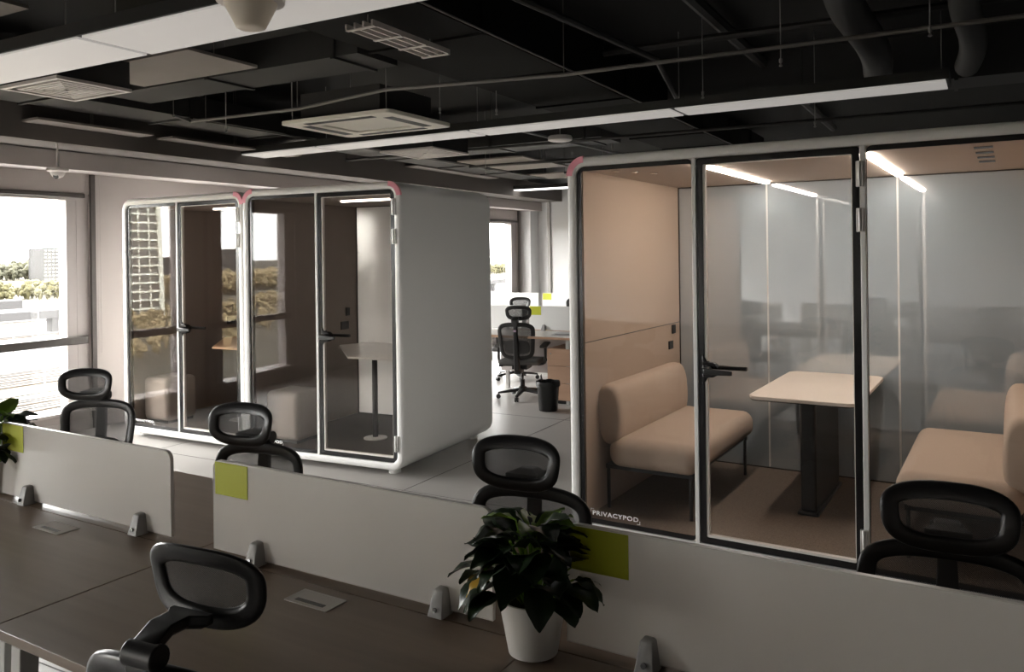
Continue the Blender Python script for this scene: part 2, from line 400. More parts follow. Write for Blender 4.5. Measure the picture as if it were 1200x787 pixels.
# conduits
cond = [([(-5.9, 4.70, 2.91), (-6.02, 4.98, 2.91), (-4.8, 5.04, 2.91), (-3.7, 4.8, 2.91), (-2.36, 5.05, 2.91), (4.2, 5.1, 2.91)], .014, 'thin pipe crossing the ceiling over the square air conditioner'),
        ([(-5.97, 5.1, 2.92), (-5.98, 7.4, 2.92), (-5.97, 12.0, 2.92)], .010, 'thin cable pipe following the dark duct'),
        ([(-6.8, 8.0, 2.90), (4.2, 8.1, 2.90)], .018, 'pipe crossing behind the long lamp'),
        ([(-2.47, 3.0, 3.02), (-2.47, 12.3, 3.02)], .007, 'thin lit cable pipe along the lower edge of the large black duct'),
        ([(-5.95, 9.6, 2.9), (-1, 9.7, 2.9)], .02, 'pipe crossing the far ceiling'),
        ([(-5.2, 11.1, 2.9), (-1, 11.15, 2.9)], .018, 'farthest pipe crossing the ceiling'),
        ([(-1.55, 2.8, 3.37), (-1.5, 12, 3.37)], .05, 'black pipe running away above the booth roof'),
        ([(-1.95, 3.4, 2.97), (-1.75, 5.2, 2.97), (-2.2, 7.3, 2.97)], .02, 'bent thin pipe among the black ducts'),
        ([(-3.9, 6.7, 2.93), (-3.6, 12.3, 2.93)], .015, 'thin pipe running away beside the big black duct'),
        ([(.9, 3.2, 3.37), (.95, 10, 3.37)], .05, 'black pipe running away above the right of the booth'),
        ([(-2.45, 6.0, 3.27), (4.2, 6.05, 3.27)], .03, 'black pipe crossing over the long lamp end'),
        ([(-2.45, 4.2, 3.28), (4.2, 4.0, 3.28)], .025, 'black pipe crossing at the top right'),
        ]
for pts, r, lb in cond:
    b = MB(); b.tube(pts, r, 8)
    for p in pts[::2]:
        b.tube([p, (p[0], p[1], ZC)], .004, 5)
    tag(b.build('ceiling_pipe', M['conduit'] if r < .018 else M['duct_mid']), lb, 'pipe', 'pipes under the ceiling')
# cable tray
t = thing('cable_tray', 'pale metal cable tray beside the top of the wide lamp', 'cable tray', (-2.85, 3.85, 2.93))
b = MB()
for x in (-.09, -.03, .03, .09): b.box(x - .006, x + .006, -.38, .38, 0, .03)
for y in (-.36, -.12, .12, .36): b.box(-.1, .1, y - .012, y + .012, -.006, 0)
b.build('tray_rails', M['vent_white'], t)
for y in (-.3, .3):
    b = MB(); b.tube([(0, y, .03), (0, y, .09)], .004, 5); b.build('hanger_rod', M['rod'], t)
# loose hanging rods and sprinkler heads
for i, (x, y, z0) in enumerate([(-1.55, 5.6, 2.78), (-.95, 5.2, 2.85), (-3.3, 5.75, 2.85), (-3.62, 5.4, 2.84), (-.12, 4.9, 2.85), (-5.15, 4.6, 2.72), (-3.55, 8.9, 2.72), (-5.1, 8.6, 2.7), (-1.0, 6.9, 2.7)]):
    b = MB(); b.tube([(x, y, z0), (x, y, ZC)], .0035, 5); b.lathe([(.003, -.03), (.012, -.025), (.004, -.01), (.01, 0), (.01, .02), (.003, .022)], (x, y, z0), 8)
    tag(b.build('sprinkler', M['rod']), ['sprinkler drop above the left pane of the large booth', 'sprinkler drop right of the pipe above the booth door', 'sprinkler drop above the right edge of the white booth', 'sprinkler drop behind the square air conditioner', 'sprinkler drop at the top right near the flexible ducts', 'sprinkler drop left of the square air conditioner', 'sprinkler drop beside the round smoke detector', 'sprinkler drop above the far end of the white booth side', 'sprinkler drop just over the large booth roof'][i], 'sprinkler', 'sprinkler drops')
# cassette air conditioner
t = thing('ceiling_air_conditioner', 'square cream four-way cassette air conditioner hanging from the ceiling', 'air conditioner', (-4.455, 5.52, 2.8))
b = MB(); b.frame(rrect(-.58, .58, -.45, .45, .05, 4), rrect(-.30, .30, -.24, .24, .02, 4), 'z', 0, .035); b.build('surround', M['vent_cream'], t, bevel=.006)
b = MB(); b.box(-.42, .42, -.36, .36, .036, .26); b.build('housing', M['duct_mid'], t)
b = MB(); b.loops([[(-.29, -.23, .01), (.29, -.23, .01), (.29, .23, .01), (-.29, .23, .01)], [(-.02, -.015, -.012), (.02, -.015, -.012), (.02, .015, -.012), (-.02, .015, -.012)]]); b.build('intake_cover', M['vent_cream'], t)
for x0, x1, y0, y1 in ((-.36, .36, -.395, -.325), (-.36, .36, .325, .395), (-.48, -.39, -.28, .28), (.39, .48, -.28, .28)):
    b = MB(); b.box(x0, x1, y0, y1, -.002, .004); b.build('air_slot', M['duct'], t)
for x, y in ((-.5, -.38), (.5, -.38), (.5, .38), (-.5, .38)):
    b = MB(); b.tube([(x, y, .035), (x, y, ZC - 2.8)], .005, 5); b.build('hanger_rod', M['rod'], t)
# square grilles
def grille(label, x, y, w, d, z=2.8):
    t = thing('ceiling_vent', label, 'vent', (x, y, z), 0, 'square slatted ceiling vents')
    b = MB(); b.frame([(-w, -d), (w, -d), (w, d), (-w, d)], [(-w + .03, -d + .03), (w - .03, -d + .03), (w - .03, d - .03), (-w + .03, d - .03)], 'z', 0, .02); b.build('vent_frame', M['vent_white'], t)
    b = MB(); b.box(-w + .01, w - .01, -d + .01, d - .01, .02, .2); b.build('vent_box', M['duct'], t)
    for k in range(1, 6):
        s = 1 - k / 6.2; a, c = (w - .03) * s, (d - .03) * s
        b = MB(); b.frame([(-a, -c), (a, -c), (a, c), (-a, c)], [(-a + .02, -c + .02), (a - .02, -c + .02), (a - .02, c - .02), (-a + .02, c - .02)], 'z', .002, .012); b.build('louvre', M['vent_white'], t)
    b = MB(); b.tube([(0, 0, .2), (0, 0, ZC - z)], .006, 5); b.build('hanger_rod', M['rod'], t)
grille('square slatted ceiling vent at the upper left beside the wide lamp', -5.15, 3.27, .31, .26)
grille('square slatted ceiling vent behind the long lamp above the white booth', -5.15, 7.38, .35, .36)
# smoke detector
t = thing('smoke_detector', 'round white detector disc just behind the long ceiling lamp', 'detector', (-3.40, 7.17, 2.8))
b = MB(); b.lathe([(.10, -.02), (.118, -.012), (.12, .012), (.11, .03)]); b.build('disc', M['vent_white'], t)
b = MB(); b.tube([(0, 0, .03), (0, 0, ZC - 2.8)], .005, 6); b.build('hanger_rod', M['rod'], t)
# cone shaped fitting
t = thing('ceiling_camera', 'cream cone-shaped ceiling fitting at the top beside the wide lamp', 'camera', (-2.64, 2.50, 2.66))
b = MB(); b.lathe([(.02, -.004), (.05, .0), (.062, .006), (.066, .015), (.108, .098), (.112, .11)], n=32); b.build('housing', M['cam_white'], t, ang=60)
b = MB(); b.lathe([(.112, .11), (.142, .114), (.144, .136), (.10, .14)], n=32); b.build('mount_ring', M['vent_white'], t)
b = MB(); b.tube([(0, 0, .14), (0, 0, ZC - 2.66)], .02, 10); b.build('stem', M['duct'], t)
# dome camera
t = thing('dome_camera', 'small white dome camera hanging on a rod near the left window', 'camera', (-6.9, 4.29, 2.43))
b = MB(); b.tube([(0, 0, .09), (0, 0, ZC - 2.43)], .009, 8); b.build('rod', M['vent_white'], t)
b = MB(); b.tube([(0, 0, .06), (.012, 0, .075), (0, 0, .1)], .012, 8); b.build('bracket', M['silver'], t)
b = MB(); b.lathe([(.03, .062), (.085, .055), (.09, .04), (.085, .028), (.062, .02), (.055, .0), (.04, -.02), (.015, -.032), (.004, -.034)], n=24); b.build('dome', M['vent_white'], t, ang=50)
b = MB(); b.lathe([(.005, 0), (.022, .003), (.024, .012)], n=16); o = b.build('lens', M['dark_lens'], t); o.location = (.022, -.034, -.022); o.rotation_euler = (radians(-60), 0, radians(35))

# ------------------------------------------------------------------ booths
def lettering(parent, s0, z0, width, t):
    cu = bpy.data.curves.new('lettering', 'FONT'); cu.body = 'PRIVACYPOD'; cu.size = 1; cu.extrude = .0; cu.space_character = 1.12
    o = bpy.data.objects.new('lettering_tmp', cu); col.objects.link(o)
    bpy.context.view_layer.update()
    dg = bpy.context.evaluated_depsgraph_get(); me = bpy.data.meshes.new_from_object(o.evaluated_get(dg))
    xs = [v.co.x for v in me.vertices]; ys = [v.co.y for v in me.vertices]; w = max(xs) - min(xs); h = max(ys) - min(ys)
    H = width * .085; x0 = min(xs)
    b = MB(); b.v = [(s0 + (v.co.x - x0) / w * width, t, z0 + (v.co.y - min(ys)) / h * H) for v in me.vertices]
    b.f = [tuple(p.vertices) for p in me.polygons]; b.mi = [0] * len(b.f)
    bpy.data.objects.remove(o); bpy.data.curves.remove(cu); bpy.data.meshes.remove(me)
    # bold stroke: repeat with a small offset
    vv, ff = list(b.v), list(b.f)
    for dx, dz, dt in ((.0012, 0, .00005), (0, .0012, .0001), (.0012, .0012, .00015)):
        b.add([(x + dx, y + dt, z + dz) for x, y, z in vv], ff)
    e = s0 + width + .008; g = .022; k = .003
    b.box(e - g + .006, e + .004, t - .0002, t, z0 - .014, z0 - .014 + k); b.box(e + .001, e + .004, t - .0002, t, z0 - .014, z0 + .006)
    q = s0 - .008; b.box(q - .004, q + g - .006, t - .0002, t, z0 + H + .010, z0 + H + .010 + k); b.box(q - .004, q - .001, t - .0002, t, z0 + H - .008, z0 + H + .010)
    b.build('lettering', M['white_text'], parent, smooth=False)

def pod(label, loc, rz, W, D, big, glassm, wall_l, wall_r, ceil, back, carpet, guards, text, stripm):
    t = thing('office_booth', label, 'office booth', loc, rz)
    z0, z1 = .045, 2.25; R = .115; I = .058
    def L(ins, tt):
        return [(p[0], tt, p[1]) for p in rrect(ins, W - ins, z0 + ins, z1 - ins, max(R - ins, .045), 8)]
    b = MB(); b.loops([L(.020, 0), L(.008, .004), L(.002, .012), L(0, .03), L(0, D - .08), L(.006, D - .035), L(.022, D - .010), L(.045, D), L(I, D), L(I, .006), L(.050, 0)], cyc=True)
    b.build('shell', M['white_shell'], t, ang=50)
    i0, i1 = I + .001, W - I - .001; th = .022; bz0, bz1 = z0 + I, z1 - I
    b = MB(); b.box(i0, i0 + th, .055, D - .05, bz0 + .02, bz1 - .02)
    b.build('wall_lining', wall_l, t)
    b = MB(); b.box(i1 - th, i1, .055, D - .05, bz0 + .02, bz1 - .02); b.build('wall_lining', wall_r, t)
    b = MB(); b.box(i0, i1, .055, D - .05, bz1 - .022, bz1 - .001); b.build('ceiling_lining', ceil, t)
    b = MB(); b.box(i0, i1, .055, D - .05, bz0 + .001, bz0 + .016); b.build('carpet', carpet, t)
    zf = bz0 + .016
    b = MB(); b.box(i0, i1, D - .049, D - .02, bz0 + .001, bz1 - .001); bp = b.build('back_panel', back, t)
    if big:
        for s in (.745, 1.60):
            b = MB(); b.box(s - .006, s + .006, D - .0505, D - .0495, zf + .01, bz1 - .031); b.build('panel_seam', M['seam'], bp)
    for x0, x1, y0, y1 in ((i0 + th, i0 + th + .008, zf, bz1 - .022), (i1 - th - .008, i1 - th, zf, bz1 - .022), (i0 + th, i1 - th, bz1 - .030, bz1 - .022), (i0 + th, i1 - th, zf, zf + .008)):
        b = MB(); b.box(x0, x1, D - .056, D - .0495, y0, y1); b.build('corner_trim', M['black'], t)
    posts = [(.762, .786)] + ([(1.612, 1.638)] if big else [])
    for a, c in posts:
        b = MB(); b.box(a, c, .002, .05, bz0, bz1); b.build('post', M['white_shell'], t, bevel=.003)
    panes = [(I, .762)] + ([(1.638, W - I)] if big else [])
    for a, c in panes:
        b = MB(); b.box(a + .002, c - .002, .022, .030, bz0 + .001, bz1 - .001); p = b.build('glass_pane', glassm, t)
        bw = .028
        ro = rrect(a + .001, c - .001, bz0 + .001, bz1 - .001, .03, 5); ri = rrect(a + bw + (0 if a < 1 else .0), c - .004 if a < 1 else c - bw, bz0 + bw, bz1 - bw, .015, 5)
        if a > 1: ri = rrect(a + .004, c - bw, bz0 + bw, bz1 - bw, .015, 5)
        b = MB(); b.frame(ro, ri, 'y', .019, .0215); b.build('border', M['black_glass'], p)
        if a < 1 and text: lettering(p, text[0], text[1], text[2], .0185)
    da, db = .788, (1.610 if big else W - I - .004)
    d = MB(); fw = .034
    zb, zt = bz0 + .004, bz1 - .004
    oz = rrect(da, db, zb, zt, .012, 4); iz = rrect(da + fw, db - fw, zb + fw, zt - fw, .008, 4)
    d.frame(oz, iz, 'y', .008, .044); dr = d.build('door', M['black_glass'], t, bevel=.001)
    b = MB(); b.frame(iz, rrect(da + fw + .013, db - fw - .004, zb + fw + .013, zt - fw - .004, .006, 4), 'y', .012, .04); b.build('door_gasket', M['gasket'], dr)
    b = MB(); b.box(da + fw + .002, db - fw - .002, .022, .030, zb + fw + .002, zt - fw - .002); b.build('door_glass', glassm, dr)
    # handle: rounded escutcheon growing out of the stile with a lever either side of the glass
    b = MB(); b.prism(rrect(da + .02, da + .105, 1.005, 1.085, .035, 6), 'y', .004, .05)
    b.prism([(da + .02, .965), (da + .036, .98), (da + .05, 1.004), (da + .05, 1.086), (da + .036, 1.11), (da + .02, 1.125)], 'y', .006, .048)
    b.build('escutcheon', M['black_glass'], dr, bevel=.003)
    b = MB(); b.tube([(da + .06, .004, 1.045), (da + .06, -.045, 1.045)], .021, 14)
    b.loops([[(da + .045, -.058 , 1.063), (da + .045, -.038, 1.063), (da + .045, -.038, 1.027), (da + .045, -.058, 1.027)], [(da + .20, -.058, 1.056), (da + .20, -.040, 1.056), (da + .20, -.040, 1.030), (da + .20, -.058, 1.030)]])
    b.build('handle', M['black'], dr, bevel=.006)
    b = MB(); b.tube([(da + .06, .05, 1.05), (da + .06, .095, 1.05)], .018, 14); b.box(da + .05, da + .24, .085, .105, 1.038, 1.062); b.build('inner_handle', M['black'], dr, bevel=.006)
    hs = db + .002
    for z in ((1.99, 2.115), (1.77, 1.885), (.195, .315)):
        b = MB(); b.box(hs - .016, hs + .018, -.012, .012, z[0], z[1]); b.tube([(hs + .001, -.014, z[0]), (hs + .001, -.014, z[1])], .008, 8); b.build('hinge', M['silver'], t, bevel=.002)
    # ceiling strips
    zz = bz1 - .023
    if big:
        for s in (.775, 1.625):
            b = MB(); b.box(s - .020, s + .020, .14, D - .16, zz - .014, zz); b.build('strip_light', stripm, t, bevel=.003)
        for k in range(4):
            b = MB(); b.box(2.09, 2.17, .22 + k * .25, .25 + k * .25, zz - .004, zz); b.box(2.09, 2.17, .27 + k * .25, .29 + k * .25, zz - .004, zz); b.build('air_slot', M['dark_lens'], t)
        for s, u in ((.24, .17), (.31, .30), (.38, .43)):
            b = MB(); b.lathe([(.018, -.006), (.024, -.003), (.024, 0)], (s, u, zz), 14); b.build('spotlight', M['chrome'], t)
        b = MB(); b.box(i0 + th, i0 + th + .0012, .056, D - .051, 1.148, 1.153); b.build('wall_joint', M['black'], t)
        b = MB(); b.box(i0 + th, i0 + th + .012, 1.49, 1.555, 1.075, 1.14); b.build('switch', M['black'], t, bevel=.003)
        b = MB(); b.box(i0 + th, i0 + th + .012, 1.42, 1.50, .965, 1.025); b.build('socket', M['black'], t, bevel=.003)
    else:
        b = MB(); b.box(.56, 1.40, .60, .64, zz - .014, zz); b.build('strip_light', stripm, t, bevel=.003)
        b = MB(); b.box(i0 + th, i0 + th + .01, D - .24, D - .18, 1.10, 1.18); b.build('switch', M['black'], t, bevel=.003)
        b = MB(); b.box(i0 + th, i0 + th + .01, D - .32, D - .20, .97, 1.05); b.build('socket', M['black'], t, bevel=.003)
    for s in (.16, W - .16):
        for u in (.12, D - .14):
            b = MB(); b.lathe([(.045, 0), (.048, .004), (.048, .04), (.04, .05)], (s, u, 0), 16); b.build('foot', M['white_shell'], t)
    for g in guards:   # pink film on a top corner
        cx = R if g == 'left' else W - R; cz = z1 - R; r0, r1 = .078, .1165
        a0, a1 = (pi / 2, pi) if g == 'left' else (0, pi / 2)
        a0 += .05; a1 -= .05
        outer = [(cx + r1 * cos(a0 + (a1 - a0) * k / 12), cz + r1 * sin(a0 + (a1 - a0) * k / 12)) for k in range(13)]
        inner = [(cx + r0 * cos(a1 - (a1 - a0) * k / 12), cz + r0 * sin(a1 - (a1 - a0) * k / 12)) for k in range(13)]
        b = MB(); b.prism(outer + inner, 'y', -.002, .02); b.build('corner_guard', M['pink'], t, smooth=False)
    return t, zf

BX, BY, BR = -2.028, 4.358, -.048
P2R = .056; P2X, P2Y = -3.683 - 1.58 * cos(P2R), 4.943 - 1.58 * sin(P2R)
P1X, P1Y, P1R = -6.982, 4.957, -.001
big, zf = pod('large glass-fronted meeting booth with beige walls and two facing sofas', (BX, BY, 0), BR, 2.42, 1.72, True, M['pod_glass'], M['beige_wall'], M['beige_wall'], M['beige_ceiling'], M['grey_panel'], M['carpet'], ['left'], (.135, .152, .285), M['strip'])
pod2, _ = pod('white glass-fronted booth in the middle showing its full pale side wall', (P2X, P2Y, 0), P2R, 1.58, 1.52, False, M['refl_glass'], M['taupe_wall'], M['taupe_wall'], M['taupe_ceiling'], M['frost_back'], M['dark_carpet'], ['right', 'left'], (.115, .150, .27), M['strip2'])
pod1, _ = pod('leftmost white-framed booth reflecting a tower in its glass', (P1X, P1Y, 0), P1R, 1.62, 1.50, False, M['refl_glass'], M['taupe_wall'], M['taupe_wall'], M['taupe_ceiling'], M['taupe_wall'], M['dark_carpet'], ['right'], (.135, .150, .27), M['strip2'])

def inpod(o, P, s, t, z=0, r=0):
    X, Y, R = P; o.location = (X + s * cos(R) - t * sin(R), Y + s * sin(R) + t * cos(R), z); o.rotation_euler = (0, 0, R + r); return o
PB, PP2, PP1 = (BX, BY, BR), (P2X, P2Y, P2R), (P1X, P1Y, P1R)

def sofa(label, P, s, tt, flip):
    """seat cushion, bolster backrest, black metal legs; local x = away from the wall, y = length"""
    t = thing('sofa', label, 'sofa', group='beige sofas in the large booth'); inpod(t, P, s, tt, zf, pi if flip else 0)
    Ln = 1.27 / 2
    b = MB(); b.rbox(-.25, .31, -Ln, Ln, .265, .445, .075, 8); b.build('seat', M['beige_fabric'], t, ang=80)
    # backrest with a leaning rounded profile
    prof = []
    for k in range(28):
        a = 2 * pi * k / 28; ex = abs(cos(a)) ** .65 * (1 if cos(a) > 0 else -1); ez = abs(sin(a)) ** .75 * (1 if sin(a) > 0 else -1)
        z = .575 + .185 * ez; x = -.232 + .082 * ex - .05 * (z - .4)
        prof.append((x, z))
    cxp = sum(p[0] for p in prof) / 28; czp = sum(p[1] for p in prof) / 28
    ls = []
    for y, s_ in ((-Ln + .02, .62), (-Ln + .03, .84), (-Ln + .05, .95), (-Ln + .08, 1), (Ln - .09, 1), (Ln - .06, .95), (Ln - .04, .84), (Ln - .03, .62)):
        k2 = s_; ls.append([(cxp + (x - cxp) * (.25 + .75 * k2), y, czp + (z - czp) * (.45 + .55 * k2)) for x, z in prof])
    b = MB(); b.loops(ls); b.build('backrest', M['beige_fabric'], t, ang=60)
    b = MB(); b.box(-.28, .27, -Ln + .06, -Ln + .085, .245, .27); b.box(-.28, .27, Ln - .085, Ln - .06, .245, .27); b.box(.23, .255, -Ln + .06, Ln - .06, .245, .27); b.box(-.28, -.255, -Ln + .06, Ln - .06, .245, .27)
    b.build('base_frame', M['black'], t)
    for x in (-.268, .255):
        for y in (-Ln + .075, Ln - .075):
            b = MB(); b.tube([(x, y, 0), (x, y, .25)], .011, 10); b.build('leg', M['black'], t)
    return t
sofa('beige sofa with rounded backrest against the left wall of the large booth', PB, .385, .845, False)
sofa('beige sofa on the right side of the large booth, behind the front chairs', PB, 2.42 - .385, .845, True)

# meeting table in the large booth
t = thing('meeting_table', 'cream topped table with dark panel leg inside the large booth', 'table'); inpod(t, PB, 1.205, 1.10, zf)
b = MB(); b.prism(rrect(-.305, .305, -.57, .565, .07, 6)[:14] + rrect(-.305, .305, -.57, .565, .07, 6)[14:], 'z', .690, .712); b.build('tabletop', [M['cream_top']], t, bevel=.004)
b = MB(); b.prism(rrect(-.298, .298, -.563, .560, .065, 6), 'z', .684, .690); b.build('edge_band', M['black'], t)
b = MB(); b.box(-.045, .045, -.38, .36, .02, .684); b.build('panel_leg', M['black'], t, bevel=.012)
b = MB(); b.box(-.06, .06, -.40, .38, .0, .02); b.build('foot_plate', M['black'], t, bevel=.006)

def round_table(label, P, top):
    t = thing('booth_table', label, 'table'); inpod(t, P, .9, .60, zf)
    poly = [(-.11, -.23), (.58, -.23), (.58, .78), (-.60, .78), (-.735, .47)]
    b = MB(); b.prism(poly, 'z', .705, .722); b.build('tabletop', top, t, bevel=.004)
    b = MB(); b.tube([(0, 0, .01), (0, 0, .705)], .024, 16); b.build('column', M['black'], t)
    b = MB(); b.lathe([(.10, 0), (.10, .008), (.03, .014)], n=32); b.build('base_disc', M['white_top'], t)
    return t
round_table('white angular table on one black column inside the middle booth', PP2, M['white_top'])
round_table('peach topped table inside the leftmost booth', PP1, M['peach_top'])
for P, lb in ((PP2, 'pale upholstered stool block inside the middle booth'), (PP1, 'pale upholstered stool block inside the leftmost booth')):
    t = thing('padded_stool', lb, 'stool', group='padded stools in the small booths'); inpod(t, P, .26, .32, zf)
    b = MB(); b.rbox(-.17, .18, -.18, .17, .02, .43, .05, 6); b.build('cushion', M['pale_fabric'], t, ang=80)
    b = MB(); b.box(-.14, .15, -.15, .14, 0, .03); b.build('base', M['black'], t)

# ------------------------------------------------------------------ desks
DO = Vector((-2.15, 1.812)); DR = -.035
def dpos(x, y): return (DO.x + x * cos(DR) - y * sin(DR), DO.y + x * sin(DR) + y * cos(DR))
def desk(label, x0, x1, y0, y1, outer):
    cx = (x0 + x1) / 2; p = dpos(cx, (y0 + y1) / 2)
    t = thing('desk', label, 'desk', (p[0], p[1], 0), DR, 'dark wood desks'); w = (x1 - x0) / 2 - .0015; d = (y1 - y0) / 2
    b = MB(); b.box(-w, w, -d, d, .725, .75); b.build('desktop', M['desk'], t, bevel=.0015)
    b = MB(); b.box(-w + .03, w - .03, -.25 * d, .25 * d, .66, .70); b.build('cable_tray', M['black'], t)
    for s in (-1, 1):
        x = s * (w - .035)
        b = MB(); yo = -outer * (d - .06); yi = outer * (d - .10)
        b.box(x - .02, x + .02, min(yo, yi) , max(yo, yi), .69, .725)
        b.loops([[(x - .022, yo - .04, 0), (x + .022, yo - .04, 0), (x + .022, yo + .0, 0), (x - .022, yo + .0, 0)], [(x - .022, yo - .02 , .69), (x + .022, yo - .02, .69), (x + .022, yo + .03, .69), (x - .022, yo + .03, .69)]])
        b.build('leg', M['leg_white'], t, bevel=.003)
    return t
names = {-2: 'far left', -1: 'left', 0: 'middle', 1: 'right', 2: 'far right'}
nl = {-2: 'desk on the near side outside the left edge of the picture', -1: 'near-side dark desk with cable port at the left, behind the first frosted screen', 0: 'near-side dark desk in the middle, before the second frosted screen', 1: 'near-side dark desk at the bottom right under the third screen'}
fl = {-2: 'far-side dark desk at the extreme left by the plant', -1: 'far-side dark desk showing through the gap between first and second screen', 0: 'far-side dark desk behind the second frosted screen', 1: 'far-side dark desk behind the third frosted screen'}
for k in (-1, 0, 1):
    a = k * 1.25
    desk(nl[k], a, a + 1.25, -.652, -.052, 1); desk(fl[k], a, a + 1.25, -.048, .552, -1)
desk(nl[-2], -2.5, -1.25, -.652, -.052, 1); desk(fl[-2], -2.5, -1.25, -.048, .552, -1)

def screen(label, x0, patch=True):
    p = dpos(x0, -.01); t = thing('desk_screen', label, 'desk screen', (p[0], p[1], .75), DR, 'frosted desk screens')
    Ls = 1.05; z0, z1 = .010, .292
    pts = [(Ls, z0), (Ls, z1 - .03)] + [(Ls - .03 + .03 * cos(a), z1 - .03 + .03 * sin(a)) for a in [pi / 2 * k / 6 for k in range(1, 6)]] + [(Ls - .03, z1), (.03, z1)] + [(.03 - .03 * sin(a), z1 - .03 + .03 * cos(a)) for a in [pi / 2 * k / 6 for k in range(1, 6)]] + [(0, z1 - .03), (0, z0)]
    b = MB(); b.prism(pts, 'y', -.006, .006); b.build('panel', M['screen'], t, smooth=False)
    # thin polished rim
    cx, cz = Ls / 2, (z0 + z1) / 2
    inn = [(cx + (x - cx) * (1 - .0022 / .5), cz + (z - cz) * (1 - .0022 / .14)) for x, z in pts]
    outp = [(cx + (x - cx) * (1 + .0006 / .5), cz + (z - cz) * (1 + .0006 / .14)) for x, z in pts]
    b = MB(); b.frame(outp, inn, 'y', -.0066, .0066); b.build('rim', M['screen_edge'], t, smooth=False)
    if patch:
        b = MB(); b.box(.012, .160, -.0085, -.0068, .186, .288); b.build('lime_square', M['lime'], t)['label'] = 'lime green square'
    for x in (.21, .90):
        b = MB()
        b.loops([[(x - .024, -.05, 0), (x + .024, -.05, 0), (x + .024, .0, 0), (x - .024, .0, 0)], [(x - .022, -.048, .012), (x + .022, -.048, .012), (x + .022, 0, .012), (x - .022, 0, .012)],
                 [(x - .015, -.032, .066), (x + .015, -.032, .066), (x + .015, -.004, .066), (x - .015, -.004, .066)], [(x - .010, -.026, .070), (x + .010, -.026, .070), (x + .010, -.007, .070), (x - .010, -.007, .070)]])
        c = b.build('clamp', M['clamp'], t, bevel=.003)
        b = MB(); b.lathe([(.0065, 0), (.0065, .004), (.003, .004)], n=12); o = b.build('screw', M['dark_lens'], c); o.location = (x, -.0475, .020); o.rotation_euler = (radians(75), 0, 0)
        b = MB(); b.box(x - .02, x + .03, .0075, .02, 0, .03); b.build('clamp_back', M['clamp'], t)
    return t
screen('first frosted desk screen with lime square, at the left', -1.20)
screen('second frosted desk screen with lime square, in the middle', .063)
screen('third frosted desk screen with lime square, large at the right', 1.324)

for x, y, lb in ((-2.767, 1.697, 'flat grey cable port in the left desk before the first screen'), (-1.541, 1.661, 'flat grey cable port in the middle desk before the second screen')):
    t = thing('cable_port', lb, 'cable port', (x, y, .75), DR - .01)
    b = MB(); b.frame(rrect(-.079, .079, -.040, .040, .003, 2), rrect(-.074, .074, -.036, .036, .002, 2), 'z', .0003, .0022); b.build('rim', M['port'], t)
    b = MB(); b.box(-.073, .073, -.035, .035, .0004, .0016); b.build('lid', M['port'], t)
    b = MB(); b.box(-.052, .052, -.026, -.011, .0017, .0023); b.build('slot', M['dark_lens'], t)

# ------------------------------------------------------------------ potted plants
def leaf(b, p0, az, el, L, w, bend, mi, twist=0.):
    b.cur = mi; n = 9; p = Vector(p0); rows = []
    side = Vector((-sin(az), cos(az), 0))
    e = el
    for i in range(n + 1):
        f = i / n; d = Vector((cos(az) * cos(e), sin(az) * cos(e), sin(e)))
        up = side.cross(d).normalized() * -1
        if up.z < 0 and e < 1.4: up = -up
        sd = (side * cos(twist) + up * sin(twist)).normalized()
        hw = w * max(0, sin(pi * f ** .72)) ** .9 * (1 if i < n else 0) + .0006
        up2 = d.cross(sd).normalized()
        if up2.z < 0: up2 = -up2
        wv = .003 * sin(f * 14 + az * 3)
        rows.append([p - sd * hw + up2 * (hw * .30 + wv), p - sd * hw * .5 + up2 * (hw * .22), p, p + sd * hw * .5 + up2 * (hw * .22), p + sd * hw + up2 * (hw * .30 - wv)])
        p = p + d * (L / n); e -= bend / n
    vs = [q for r in rows for q in r]; my = max(q.y for q in vs) - b.limit
    if my > 0: vs = [Vector((q.x, q.y - my, q.z)) for q in vs]
    mx = max(q.x for q in vs) - .125
    if mx > 0 and p0[2] > .185 and b.limit < 1: vs = [Vector((q.x - mx, q.y - mx * .2, q.z)) for q in vs]
    fs = [(i * 5 + j, i * 5 + j + 1, i * 5 + j + 6, i * 5 + j + 5) for i in range(n) for j in range(4)]
    b.add(vs, fs)
